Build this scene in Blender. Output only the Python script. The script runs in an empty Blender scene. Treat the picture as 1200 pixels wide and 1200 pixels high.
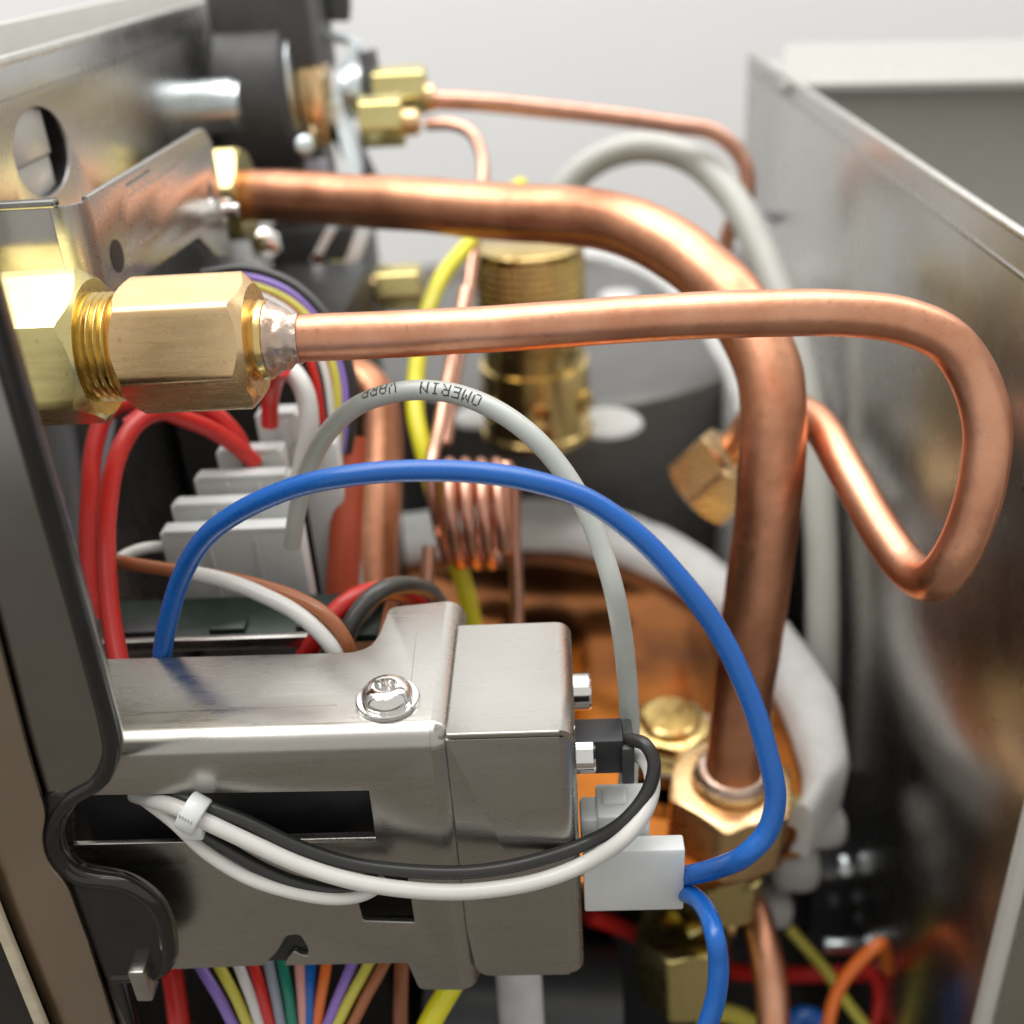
import bpy, bmesh, math, random
from mathutils import Vector as V, Matrix, noise
random.seed(4)
C = bpy.context.scene
# ------------------------------------------------------------------ camera
# camera frame found from the vanishing points; all building coordinates below are millimetres
# measured from the lens, x right, y into the machine, z up
FPX = 1261.0
LIFT = 0.345                      # height of the lens above the table, metres
Dv = V((29, -706, FPX)).normalized()
Dn = V((145, 2260, FPX)); Dn = (Dn - Dv * Dn.dot(Dv)).normalized()
Xv = Dn.cross(Dv)
R3 = Matrix((Xv, Dv, -Dn))        # camera (right, down, forward) -> world
cam = bpy.data.objects.new('camera', bpy.data.cameras.new('camera'))
C.collection.objects.link(cam); C.camera = cam
right, down, fwd = R3 @ V((1,0,0)), R3 @ V((0,1,0)), R3 @ V((0,0,1))
M = Matrix((right, -down, -fwd)).transposed().to_4x4(); M.translation = V((0,0,LIFT))
cam.matrix_world = M
cam.data.sensor_width = 36; cam.data.lens = 36 * FPX / 1200
cam.data.clip_start = 0.005; cam.data.clip_end = 30
cam.data.dof.use_dof = True; cam.data.dof.focus_distance = 0.173
cam.data.dof.aperture_fstop = cam.data.lens / 3.3; cam.data.dof.aperture_blades = 0
# ------------------------------------------------------------------ world, room lamp and added wall light
w = bpy.data.worlds.new('World'); C.world = w; w.use_nodes = True
w.node_tree.nodes['Background'].inputs[0].default_value = (0.82, 0.80, 0.76, 1)
w.node_tree.nodes['Background'].inputs[1].default_value = 0.82
def area(name, loc, target, sx, sy, power, col):
    l = bpy.data.lights.new(name, 'AREA'); l.shape = 'RECTANGLE'; l.size = sx; l.size_y = sy
    l.energy = power; l.color = col
    o = bpy.data.objects.new(name, l); C.collection.objects.link(o); o.location = loc
    o.rotation_euler = (V(target) - V(loc)).to_track_quat('-Z', 'Y').to_euler()
area('overhead_light', (-0.25, 0.15, 1.9), (0.0, 0.35, 0), 1.6, 0.9, 5, (1.0, 0.96, 0.9))
area('overhead_light', (0.2, 0.86, 1.85), (0.0, 1.2, 0.0), 3.6, 1.4, 68, (1.0, 0.99, 0.98))  # added light overhead, aimed to brighten the wall
C.view_settings.view_transform = 'Standard'; C.view_settings.look = 'None'
C.view_settings.exposure = 0.0; C.view_settings.gamma = 1.0
C.cycles.use_denoising = True
C.cycles.max_bounces = 10; C.cycles.glossy_bounces = 6; C.cycles.sample_clamp_indirect = 6
C.cycles.caustics_reflective = True
# ------------------------------------------------------------------ placing
def W(px, py, d):
    return R3 @ (V(((px-600)/FPX, (py-600)/FPX, 1)) * d)
def on(px, py, ax, v):
    r = W(px, py, 1.0); return r * (v / r[ax])
# ------------------------------------------------------------------ materials
def mat(name, col, metal=0.0, rough=0.4, **k):
    m = bpy.data.materials.new(name); m.use_nodes = True
    nt = m.node_tree; n = nt.nodes; L = nt.links; b = n['Principled BSDF']
    b.inputs['Metallic'].default_value = metal
    tc = n.new('ShaderNodeTexCoord')
    mp = n.new('ShaderNodeMapping'); mp.inputs['Scale'].default_value = k.get('stretch', (1,1,1))
    L.new(tc.outputs['Object'], mp.inputs['Vector'])
    nz = n.new('ShaderNodeTexNoise'); nz.inputs['Scale'].default_value = k.get('scale', 120)
    nz.inputs['Detail'].default_value = 6; nz.inputs['Roughness'].default_value = 0.6
    L.new(mp.outputs[0], nz.inputs['Vector'])
    cr = n.new('ShaderNodeValToRGB')
    v = k.get('var', 0.12); col2 = k.get('col2', tuple(c*(1-2*v) for c in col))
    cr.color_ramp.elements[0].position = k.get('lo', 0.35); cr.color_ramp.elements[1].position = k.get('hi', 0.62)
    cr.color_ramp.elements[0].color = (*col2, 1); cr.color_ramp.elements[1].color = (*col, 1)
    L.new(nz.outputs['Fac'], cr.inputs[0]); L.new(cr.outputs[0], b.inputs['Base Color'])
    n2 = n.new('ShaderNodeTexNoise'); n2.inputs['Scale'].default_value = k.get('rscale', 500)
    n2.inputs['Detail'].default_value = 5
    mp2 = n.new('ShaderNodeMapping'); mp2.inputs['Scale'].default_value = k.get('rstretch', (1,1,1))
    L.new(tc.outputs['Object'], mp2.inputs['Vector']); L.new(mp2.outputs[0], n2.inputs['Vector'])
    mr = n.new('ShaderNodeMapRange'); rv = k.get('rvar', 0.06)
    mr.inputs['From Min'].default_value = 0.3; mr.inputs['From Max'].default_value = 0.7
    mr.inputs['To Min'].default_value = max(0.01, rough-rv); mr.inputs['To Max'].default_value = rough+rv
    L.new(n2.outputs['Fac'], mr.inputs['Value']); L.new(mr.outputs[0], b.inputs['Roughness'])
    if k.get('bump', 0):
        bp = n.new('ShaderNodeBump'); bp.inputs['Strength'].default_value = k['bump']
        bp.inputs['Distance'].default_value = k.get('bdist', 0.0002)
        L.new(n2.outputs['Fac'], bp.inputs['Height']); L.new(bp.outputs[0], b.inputs['Normal'])
        if k.get('bump2'):
            n3 = n.new('ShaderNodeTexNoise'); n3.inputs['Scale'].default_value = k.get('b2scale', 60)
            n3.inputs['Detail'].default_value = 2; L.new(tc.outputs['Object'], n3.inputs['Vector'])
            b2 = n.new('ShaderNodeBump'); b2.inputs['Strength'].default_value = k['bump2']; b2.inputs['Distance'].default_value = 0.001
            L.new(n3.outputs['Fac'], b2.inputs['Height']); L.new(bp.outputs[0], b2.inputs['Normal']); L.new(b2.outputs[0], b.inputs['Normal'])
    if k.get('pits', 0):       # dark tarnish specks
        n4 = n.new('ShaderNodeTexNoise'); n4.inputs['Scale'].default_value = k.get('pscale', 900); n4.inputs['Detail'].default_value = 3
        L.new(tc.outputs['Object'], n4.inputs['Vector'])
        c4 = n.new('ShaderNodeValToRGB'); c4.color_ramp.elements[0].position = 0.28; c4.color_ramp.elements[1].position = 0.36
        c4.color_ramp.elements[0].color = (0.35,0.3,0.28,1); c4.color_ramp.elements[1].color = (1,1,1,1)
        mx = n.new('ShaderNodeMix'); mx.data_type = 'RGBA'; mx.blend_type = 'MULTIPLY'; mx.inputs[0].default_value = k['pits']
        L.new(n4.outputs['Fac'], c4.inputs[0]); L.new(cr.outputs[0], mx.inputs[6]); L.new(c4.outputs[0], mx.inputs[7]); L.new(mx.outputs[2], b.inputs['Base Color'])
    if 'trans' in k: b.inputs['Transmission Weight'].default_value = k['trans']
    if 'sss' in k:
        b.inputs['Subsurface Weight'].default_value = k['sss']; b.inputs['Subsurface Radius'].default_value = (1,1,1)
        b.inputs['Subsurface Scale'].default_value = k.get('ssr', 0.003)
    if 'coat' in k: b.inputs['Coat Weight'].default_value = k['coat']; b.inputs['Coat Roughness'].default_value = 0.1
    return m
copper = mat('copper', (0.80,0.42,0.27), 1, 0.37, col2=(0.66,0.30,0.18), scale=70, rscale=900, bump=0.12, bump2=0.12, b2scale=120, pits=0.22)
copper_big = mat('copper_big', (0.80,0.39,0.235), 1, 0.36, col2=(0.40,0.165,0.09), scale=38, rscale=600, bump=0.1, bump2=0.2, b2scale=70, pits=0.22, lo=0.3, hi=0.6)
copper_dull = mat('copper_dull', (0.8,0.44,0.32), 1, 0.33, scale=80, bump=0.1)
amber = mat('tarnished_copper', (0.46,0.15,0.025), 1, 0.1, col2=(0.11,0.04,0.014), scale=14, rscale=40, rvar=0.04, bump=0.03, bdist=0.001, bump2=0.12, b2scale=14)
brass = mat('brass', (0.88,0.64,0.36), 1, 0.27, col2=(0.78,0.52,0.26), scale=60, rscale=900, rstretch=(0.12,1,1), bump=0.12, bump2=0.08, pits=0.25)
brass_y = mat('brass_yellow', (0.74,0.65,0.30), 1, 0.25, col2=(0.66,0.55,0.22), scale=50, rscale=500, rstretch=(0.15,1,1), bump=0.12, pits=0.25)
brass_pol = mat('brass_polished', (0.80,0.60,0.25), 1, 0.2, scale=90, rscale=500)
solder = mat('solder', (0.62,0.52,0.45), 1, 0.36, col2=(0.6,0.42,0.32), scale=180, rscale=800, bump=0.5, bdist=0.0004)
steel = mat('brushed_steel', (0.50,0.487,0.458), 1, 0.29, var=0.04, scale=25, rscale=900, rstretch=(0.12,1,1), rvar=0.04, bump=0.035, bump2=0.05, b2scale=20)
mirror = mat('polished_steel', (0.50,0.485,0.465), 1, 0.27, var=0.03, scale=12, rscale=60, rvar=0.03, bump=0.02, bump2=0.04, b2scale=12)
steel_edge = mat('steel_edge', (0.78,0.77,0.73), 1, 0.3, var=0.06, rscale=900, bump=0.2)
chrome = mat('chrome', (0.85,0.84,0.82), 1, 0.1, var=0.03, rvar=0.03, rscale=400, bump=0.06)
zinc = mat('zinc_plate', (0.80,0.88,0.90), 1, 0.32, var=0.06, scale=70)
darksteel = mat('dark_polished_plate', (0.30,0.295,0.28), 1, 0.2, var=0.05, rscale=80, rvar=0.03, bump=0.04, bump2=0.05, b2scale=20)
black_gloss = mat('black_gloss', (0.022,0.021,0.02), 0, 0.16, rvar=0.04)
black_pl = mat('black_plastic', (0.02,0.02,0.022), 0, 0.45)
grey_pl = mat('charcoal_plastic', (0.045,0.047,0.05), 0, 0.4)
interior = mat('interior_black', (0.018,0.016,0.015), 0, 0.5, rscale=80)
felt = mat('white_felt', (0.60,0.60,0.59), 0, 0.95, var=0.05, scale=150, rscale=1400, bump=0.6, bdist=0.0006, bump2=0.4, b2scale=90)
greycover = mat('grey_foil_cover', (0.15,0.147,0.14), 0.4, 0.38, var=0.1, scale=30, rscale=150, bump=0.15, bdist=0.001)
beige = mat('beige_coat', (0.60,0.59,0.55), 0, 0.45, var=0.02)
wallm = mat('white_wall', (0.90,0.91,0.92), 0, 0.8, var=0.01, scale=3)
tablem = mat('brown_counter', (0.125,0.108,0.088), 0, 0.45, var=0.1, scale=6)
nylon = mat('nylon', (0.80,0.83,0.82), 0, 0.3, var=0.02, sss=0.5, ssr=0.003, trans=0.12, rvar=0.02)
silicone = mat('silicone_hose', (0.52,0.53,0.49), 0, 0.35, var=0.02, sss=0.5, ssr=0.004)
pcb = mat('circuit_board', (0.02,0.04,0.03), 0, 0.35, var=0.3, scale=90)
def wirem(name, col, rough=0.33): return mat(name, col, 0, rough, var=0.04, rscale=900, rvar=0.06, bump=0.05, bump2=0.05, b2scale=150, coat=0.15)
w_blue = wirem('blue_insulation', (0.005,0.11,0.44), 0.3)
w_grey = wirem('grey_insulation', (0.50,0.53,0.49)); w_white = wirem('white_insulation', (0.70,0.69,0.66))
w_black = wirem('black_insulation', (0.022,0.022,0.022), 0.36); w_red = wirem('red_insulation', (0.60,0.02,0.015))
w_dkgrey = wirem('dark_grey_insulation', (0.06,0.06,0.055)); w_brown = wirem('brown_insulation', (0.36,0.12,0.045))
w_yellow = wirem('yellow_insulation', (0.80,0.74,0.02)); w_purple = wirem('purple_insulation', (0.27,0.17,0.55))
w_green = wirem('green_insulation', (0.01,0.20,0.13)); w_pink = wirem('pink_insulation', (0.66,0.30,0.27))
w_orange = wirem('orange_insulation', (0.75,0.16,0.02)); w_sleeve = wirem('orange_sleeve', (0.50,0.085,0.035), 0.45)
w_lgrey = wirem('slate_insulation', (0.28,0.31,0.36)); w_pyel = wirem('pale_yellow_insulation', (0.62,0.56,0.08))
ink = mat('ink', (0.02,0.02,0.03), 0, 0.6)
# ------------------------------------------------------------------ mesh helpers
WL = {}
def world_of(o): return WL.get(o.name, V((0,0,0)))
def thing(name, label, cat, at, group=None, kind=None):
    o = bpy.data.objects.new(name, None); C.collection.objects.link(o)
    p = V(at) * 0.001 + V((0,0,LIFT)); o.location = p; WL[o.name] = p; o.empty_display_size = 0.01
    o['label'] = label; o['category'] = cat
    if group: o['group'] = group
    if kind: o['kind'] = kind
    return o
def tag(o, label=None, cat=None, group=None, kind=None):
    if label: o['label'] = label
    if cat: o['category'] = cat
    if group: o['group'] = group
    if kind: o['kind'] = kind
    return o
def mk(name, geo, m, parent=None, sharp=35, smooth=True):
    vs, fs = geo
    vs = [V(v) * 0.001 + V((0,0,LIFT)) for v in vs]
    c = sum(vs, V((0,0,0))) / len(vs)
    me = bpy.data.meshes.new(name); me.from_pydata([v - c for v in vs], [], fs)
    bm = bmesh.new(); bm.from_mesh(me); bmesh.ops.recalc_face_normals(bm, faces=bm.faces)
    for f in bm.faces: f.smooth = smooth
    if smooth:
        for e in bm.edges:
            if len(e.link_faces) == 2 and e.calc_face_angle(0) > math.radians(sharp): e.smooth = False
    bm.to_mesh(me); bm.free(); me.materials.append(m)
    o = bpy.data.objects.new(name, me); C.collection.objects.link(o)
    o.location = c - (world_of(parent) if parent else V((0,0,0))); WL[o.name] = c
    if parent: o.parent = parent
    return o
def join(*gs):
    vs, fs = [], []
    for g in gs:
        n = len(vs); vs += list(g[0]); fs += [tuple(i+n for i in f) for f in g[1]]
    return vs, fs
def spline(pts, n=8, closed=False):
    """centripetal Catmull-Rom through (x,y,z[,r]) tuples"""
    P = [V(p) for p in pts]
    if closed: P = [P[-1]] + P + [P[0], P[1]]
    else: P = [P[0]*2 - P[1]] + P + [P[-1]*2 - P[-2]]
    out = []
    for i in range(1, len(P)-2):
        p0,p1,p2,p3 = P[i-1],P[i],P[i+1],P[i+2]
        t = [0]
        for a,b in ((p0,p1),(p1,p2),(p2,p3)): t.append(t[-1] + max(1e-4,(b-a).length)**0.5)
        for k in range(n):
            u = t[1] + (t[2]-t[1])*k/n
            A1=p0*((t[1]-u)/(t[1]-t[0]))+p1*((u-t[0])/(t[1]-t[0])); A2=p1*((t[2]-u)/(t[2]-t[1]))+p2*((u-t[1])/(t[2]-t[1]))
            A3=p2*((t[3]-u)/(t[3]-t[2]))+p3*((u-t[2])/(t[3]-t[2]))
            B1=A1*((t[2]-u)/(t[2]-t[0]))+A2*((u-t[0])/(t[2]-t[0])); B2=A2*((t[3]-u)/(t[3]-t[1]))+A3*((u-t[1])/(t[3]-t[1]))
            out.append(B1*((t[2]-u)/(t[2]-t[1]))+B2*((u-t[1])/(t[2]-t[1])))
    if not closed: out.append(P[-2])
    return out
def path(pp, n=8):
    """pixel path with depth (px,py,d) -> smooth 3-D polyline in mm"""
    return spline([W(*p) for p in pp], n)
def tube(pts, r, seg=20, wob=0.0, ov=None):
    """r: number or list; parallel-transport frame; ov: flattening"""
    n = len(pts); T = []
    for i in range(n):
        a, b = pts[max(0,i-1)], pts[min(n-1,i+1)]; T.append((b-a).normalized())
    u = T[0].orthogonal().normalized(); vs, fs = [], []
    for i in range(n):
        if i:
            q = T[i-1].rotation_difference(T[i]); u = (q @ u); u = (u - T[i]*u.dot(T[i])).normalized()
        v = T[i].cross(u); rr = r[i] if isinstance(r, (list,tuple)) else r
        for k in range(seg):
            a = 2*math.pi*k/seg; d = u*math.cos(a) + v*math.sin(a)
            e = 1 + (wob*noise.noise((pts[i] + d*rr)*0.09) if wob else 0)
            vs.append(pts[i] + d*rr*e)
    for i in range(n-1):
        for k in range(seg):
            k2 = (k+1)%seg; fs.append((i*seg+k, i*seg+k2, (i+1)*seg+k2, (i+1)*seg+k))
    fs.append(tuple(range(seg-1,-1,-1))); fs.append(tuple((n-1)*seg+k for k in range(seg)))
    return vs, fs
def frame(ax, up=None):
    ax = V(ax).normalized(); up = V(up) if up else V((0,0,1))
    if abs(ax.dot(up)) > 0.95: up = V((0,1,0))
    u = (up - ax*up.dot(ax)).normalized(); return ax, u, ax.cross(u)
def lathe(o, ax, prof, seg=40, up=None):
    """prof: list of (t along axis, radius)"""
    o = V(o); ax,u,v = frame(ax, up); vs, fs = [], []
    for t, r in prof:
        for k in range(seg):
            a = 2*math.pi*k/seg; vs.append(o + ax*t + (u*math.cos(a)+v*math.sin(a))*max(r,0.001))
    for i in range(len(prof)-1):
        for k in range(seg):
            k2=(k+1)%seg; fs.append((i*seg+k,i*seg+k2,(i+1)*seg+k2,(i+1)*seg+k))
    fs.append(tuple(range(seg))); fs.append(tuple((len(prof)-1)*seg+k for k in range(seg)))
    return vs, fs
def hexnut(o, ax, L, Rc, rin, rend=None, up=None, rot=0.0, ang=30, sides=6, soft=0.25):
    """hexagonal prism with turned chamfers at both ends and a bore; Rc = corner radius"""
    o = V(o); ax,u,v = frame(ax, up); seg = 16*sides; ap = Rc*math.cos(math.pi/sides); rend = rend or ap*0.97
    vs, fs = [], []; rows = []
    def R_(k):
        a = (k % 16) / 16 * 2*math.pi/sides; a = min(a, 2*math.pi/sides - a)   # from a corner
        h = ap / math.cos(math.pi/sides - a)
        return min(h, Rc - soft*(1 - min(1, a/0.12)))
    def ring(f):
        row = []
        for k in range(seg):
            th = rot + 2*math.pi*k/seg; r, t = f(k)
            row.append(len(vs)); vs.append(o + ax*t + (u*math.cos(th)+v*math.sin(th))*r)
        rows.append(row)
    tn = math.tan(math.radians(ang))
    ring(lambda k: (rin, 2.0)); ring(lambda k: (rin, 0.0)); ring(lambda k: (rend, 0.0))
    ring(lambda k: (R_(k), max(0.05, (R_(k)-rend)*tn)))
    ring(lambda k: (R_(k), L - max(0.05, (R_(k)-rend)*tn)))
    ring(lambda k: (rend, L)); ring(lambda k: (rin, L)); ring(lambda k: (rin, L-2.0))
    for a, b in zip(rows, rows[1:]):
        for k in range(seg): fs.append((a[k], a[(k+1)%seg], b[(k+1)%seg], b[k]))
    fs.append(tuple(rows[0])); fs.append(tuple(rows[-1]))
    return vs, fs
def box(x0,x1,y0,y1,z0,z1,bev=0.0, seg=2, xf=None):
    bm = bmesh.new(); bmesh.ops.create_cube(bm, size=1)
    for v in bm.verts: v.co = V(((x0+x1)/2+v.co.x*(x1-x0), (y0+y1)/2+v.co.y*(y1-y0), (z0+z1)/2+v.co.z*(z1-z0)))
    if bev: bmesh.ops.bevel(bm, geom=bm.edges[:], offset=bev, segments=seg, profile=0.5, affect='EDGES')
    g = ([v.co.copy() for v in bm.verts], [tuple(v.index for v in f.verts) for f in bm.faces]); bm.free()
    if xf: g = ([xf(v) for v in g[0]], g[1])
    return g
def plate(outline, holes, O, U, Vv, thick, bev=0.15, res=2):
    """flat plate from an outline (2-D, mm) in plane O + x U + y V, thickness along U x V, holes cut out"""
    cu = bpy.data.curves.new('outline', 'CURVE'); cu.dimensions = '2D'; cu.fill_mode = 'BOTH'
    cu.extrude = max(0.001, thick/2 - bev); cu.bevel_depth = bev; cu.bevel_resolution = res
    for poly in [outline] + list(holes):
        s = cu.splines.new('POLY'); s.points.add(len(poly)-1); s.use_cyclic_u = True
        for p, q in zip(s.points, poly): p.co = (q[0], q[1], 0, 1)
    ob = bpy.data.objects.new('outline', cu); C.collection.objects.link(ob)
    dg = bpy.context.evaluated_depsgraph_get(); me = ob.evaluated_get(dg).to_mesh()
    U = V(U).normalized(); Vv = V(Vv).normalized(); N = U.cross(Vv); O = V(O)
    vs = [O + U*v.co.x + Vv*v.co.y + N*(v.co.z - thick/2) for v in me.vertices]
    fs = [tuple(p.vertices) for p in me.polygons]
    ob.evaluated_get(dg).to_mesh_clear(); bpy.data.objects.remove(ob); bpy.data.curves.remove(cu)
    bm = bmesh.new(); bv = [bm.verts.new(v) for v in vs]
    for f in fs:
        try: bm.faces.new([bv[i] for i in f])
        except ValueError: pass
    bmesh.ops.remove_doubles(bm, verts=bm.verts, dist=0.0005); bm.verts.index_update()
    g = ([v.co.copy() for v in bm.verts], [tuple(v.index for v in f.verts) for f in bm.faces]); bm.free()
    return g
def rnd(poly, r=1.0, n=4):
    """round the corners of a 2-D polygon; an entry may carry its own radius (x,y,r)"""
    out = []; m = len(poly)
    for i in range(m):
        p = V(poly[i][:2]); a = V(poly[i-1][:2]); b = V(poly[(i+1)%m][:2]); rr = poly[i][2] if len(poly[i])>2 else r
        da, db = (a-p), (b-p); la, lb = da.length, db.length
        if rr <= 0 or la<1e-6 or lb<1e-6: out.append((p.x,p.y)); continue
        k = min(rr, la*0.45, lb*0.45); s = p+da/la*k; e = p+db/lb*k
        for j in range(n+1):
            t = j/n; q = s*(1-t)**2 + p*2*t*(1-t) + e*t*t; out.append((q.x,q.y))
    return out
def ell(cx, cy, rx, ry, n=28): return [(cx+rx*math.cos(2*math.pi*k/n), cy+ry*math.sin(2*math.pi*k/n)) for k in range(n)]
def onY(pts, Y):   # picture outline -> (x,z) in the vertical plane y=Y
    return [tuple([on(p[0],p[1],1,Y).x, on(p[0],p[1],1,Y).z] + list(p[2:])) for p in pts]
def onX(pts, X): return [tuple([on(p[0],p[1],0,X).y, on(p[0],p[1],0,X).z] + list(p[2:])) for p in pts]
def onZ(pts, Z): return [tuple([on(p[0],p[1],2,Z).x, on(p[0],p[1],2,Z).y] + list(p[2:])) for p in pts]
def plateY(pts, holes, Y, th, bev=0.15, res=2):   # U x V = -y : thickness runs into +y
    g = plate(pts, holes, (0,Y,0), (1,0,0), (0,0,1), th, bev, res)   # N = (0,-1,0); body from Y to Y+th
    return g
def plateX(pts, holes, X, th, bev=0.15, res=2):
    return plate(pts, holes, (X,0,0), (0,1,0), (0,0,1), th, bev, res)   # N=+x; body from X-th to X
def plateZ(pts, holes, Z, th, bev=0.15, res=2):
    return plate(pts, holes, (0,0,Z), (1,0,0), (0,1,0), th, bev, res)   # body from Z-th to Z
def bend(p0, p1, c_off_a, c_off_b, th, n=8):
    """quarter bend between two sheets: strip swept from p0 to p1; a,b = vectors from centre to the outer surface at both ends"""
    a, b = V(c_off_a), V(c_off_b); R = a.length; an, bn = a.normalized(), b.normalized(); vs, fs = [], []
    for rr in (R, R-th):
        for k in range(n+1):
            t = k/n*math.pi/2; d = an*math.cos(t)+bn*math.sin(t)
            vs += [V(p0)+d*rr, V(p1)+d*rr]
    m = 2*(n+1)
    for k in range(n):
        i = 2*k; fs.append((i,i+1,i+3,i+2)); fs.append((m+i,m+i+2,m+i+3,m+i+1))
        fs.append((i,i+2,m+i+2,m+i)); fs.append((i+1,m+i+1,m+i+3,i+3))
    fs.append((0,m,m+1,1)); fs.append((2*n,2*n+1,m+2*n+1,m+2*n))
    return vs, fs
def wire(name, pp, r, m, label, cat='wire', group=None, n=8, seg=14, parent=None, wob=0.02):
    pl_ = path(pp, n); sd = V((len(label)*1.7, r*31, pp[0][0]*0.01))
    pl_ = [p + V((noise.noise(p*0.045+sd), noise.noise(p*0.045+sd*2), noise.noise(p*0.045+sd*3)))*0.45 for p in pl_]
    o = mk(name, tube(pl_, r, seg, wob), m, parent)
    return tag(o, label, cat, group) if not parent else o
def pbox(px0, py0, px1, py1, d, th, bev=0.4):
    a = W(px0, py0, d); Y = a.y; b = on(px1, py0, 1, Y); c = on(px0, py1, 1, Y)
    return box(a.x, b.x, Y, Y+th, c.z, a.z, bev)

# ================================================================== THE SETTING
def struct(name, g, m, label=None):
    o = mk(name, g, m); o['kind'] = 'structure'
    if label: o['label'] = label
    return o
struct('table', box(-1600,1600,-700,1200,-375,-345,2), tablem)
struct('wall', box(-2200,2200,1200,1230,-1400,2400,0), wallm)

# ================================================================== MACHINE SHELL
XL = -105.0; ZL = -19.6
sp = thing('side_panel', 'polished steel left side panel with a large round hole near the hexagonal brass fittings', 'panel', (XL,260,-345))
hc = on(50,178,0,XL)
hole = [(q[0],q[1]) for q in ell(hc.y, hc.z, 13.5, 9.0)]
satin = mat('satin_steel', (0.60,0.595,0.585), 1, 0.27, var=0.03, scale=12, rscale=60, rvar=0.03, bump=0.02)
mk('inner_sheet', plateX([(129,-343),(430,-343),(430,ZL),(129,ZL)], [hole], XL, 1.0, 0.2), satin, sp)
ring_pts = [(p[0],p[1]) for p in hole]
vs, fs = [], []
for x, k in ((XL-5,0.97),(XL-1.05,0.97),(XL-1.05,1.03),(XL-5,1.03)):
    for (a,b) in hole: vs.append(V((x, hc.y+(a-hc.y)*k, hc.z+(b-hc.z)*k)))
nh = len(hole)
for i in range(4):
    for k in range(nh): fs.append((i*nh+k, i*nh+(k+1)%nh, ((i+1)%4)*nh+(k+1)%nh, ((i+1)%4)*nh+k))
mk('hole_rim', (vs,fs), interior, sp)
mk('top_hem', box(XL-1.2,XL+0.4,129,430,ZL-1.2,ZL+0.5,0.3), steel_edge, sp)
mk('outer_sheet', box(XL-13.5,XL-11.5,129,432,-343,ZL+4.6,0.4), beige, sp)
mk('spacer_channel', box(XL-11.4,XL-1.3,129,431,ZL-8,ZL-2.5,0.2), darksteel, sp)
pale = mat('pale_sheet', (0.62,0.60,0.56), 0.2, 0.35, var=0.03)
mk('blank_upper', box(XL-3,XL-1.2,hc.y-14,hc.y+7,hc.z-1.5,hc.z+10,0.6), pale, sp)
mk('blank_lower', box(XL-3.6,XL-1.9,hc.y-14,hc.y+7,hc.z-10,hc.z-1.6,0.6), pale, sp)
mk('seam_line', box(XL+0.02,XL+0.25,129,430,ZL-7.2,ZL-6.9,0), darksteel, sp)

XR = 90.0; ZR = -59.2
rp = thing('side_panel', 'mirror polished steel right side panel reflecting the copper loop', 'panel', (XR,335,-345))
mk('sheet', box(XR,XR+1.0,161,511,-343,ZR,0.2), mirror, rp)
mk('top_hem', box(XR-0.4,XR+1.6,161,511,ZR-1.0,ZR+0.4,0.3), steel_edge, rp)
mk('inner_lip', box(XR-0.7,XR-0.02,161,511,ZR-7.5,ZR-6.6,0.2), mirror, rp)
mk('front_edge', box(XR-0.4,XR+2.6,157,160.9,-343,ZR,1.0,3), beige, rp)
mk('front_flange', box(XR+3.4,XR+60,157.5,159,-343,ZR,0.3), steel, rp)
struct('machine_base', box(XL+0.5,XR-0.5,131,575,-344,-335,0.5), interior)
struct('back_blocker', box(XL+0.5,XR-0.5,570,573,-335,-190,0.5), darksteel)  # unseen low back, added to keep out light from the wall

# appliance beyond the right panel
ap_ = thing('metal_case', 'pale beige metal case with a bright top edge behind the right panel', 'case', (240,470,-345))
T0 = on(920,97,1,430)
mk('front', box(92,420,432,520,-343,T0.z-3.5,1.5), mat('case_front',(0.55,0.54,0.50),0.1,0.4,var=0.02), ap_)
mk('lid', plateZ(rnd(onZ([(919,99,2),(1500,88,2),(1500,42,2),(921,52,14)],T0.z),2,6),[],T0.z+0.6,4.0,1.2,4), mat('case_lid',(0.42,0.42,0.39),0,0.3,var=0.01), ap_)

# ================================================================== LEFT FRONT PLATES
P = rnd(onY([(-160,300,0),(-22,310,0),(110,775,1),(131,858,2),(133,885,3),(118,918,3),(84,938,3),(63,968,3),(66,1003,3),(90,1028,3),(150,1037,3),(184,1062,3),(198,1100,3),(199,1130,2),(186,1143,2),(136,1147,1),(165,1262,0),(-160,1262,0)],121),1,6)
mk_ = mk('front_plate', plateY(P, [], 121, 2.6, 1.1, 4), darksteel); tag(mk_, 'dark polished upright plate with a hooked cut-out left of the steel bracket', 'plate')
P = rnd(onY([(-160,600,0),(-45,600,0),(0,770,0),(30,885,3),(51,955,2),(46,985,3),(53,1013,3),(76,1038,3),(103,1112,3),(150,1262,0),(-160,1262,0)],119.3),1,5)
o = mk('cover_plate', plateY(P, [], 119.3, 1.0, 0.3, 3), mat('brown_reflection_steel',(0.5,0.42,0.35),1,0.22,var=0.05,scale=30,rscale=80,bump=0.03)); tag(o, 'brownish reflecting steel cover plate with wavy edge at the lower left', 'plate')  # brown reflection put into the steel's base colour
P = onY([(-160,980,0),(-46,980,0),(0,1088,0),(18,1130,0),(70,1255,0),(-160,1255,0)],117)
et = thing('trim_strip', 'cream edged trim strip in the bottom left corner', 'trim', (P[2][0],117,P[2][1]))
mk('edge', plateY(onY([(-52,962),(-44,960),(3,1083),(76,1262),(66,1262),(-4,1090)],116.4), [], 116.4, 1.2, 0.3), mat('cream',(0.72,0.64,0.47),0,0.4), et)
mk('backing', plateY([(p[0],p[1]) for p in P], [], 118.0, 1.0, 0.2), black_gloss, et)

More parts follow.
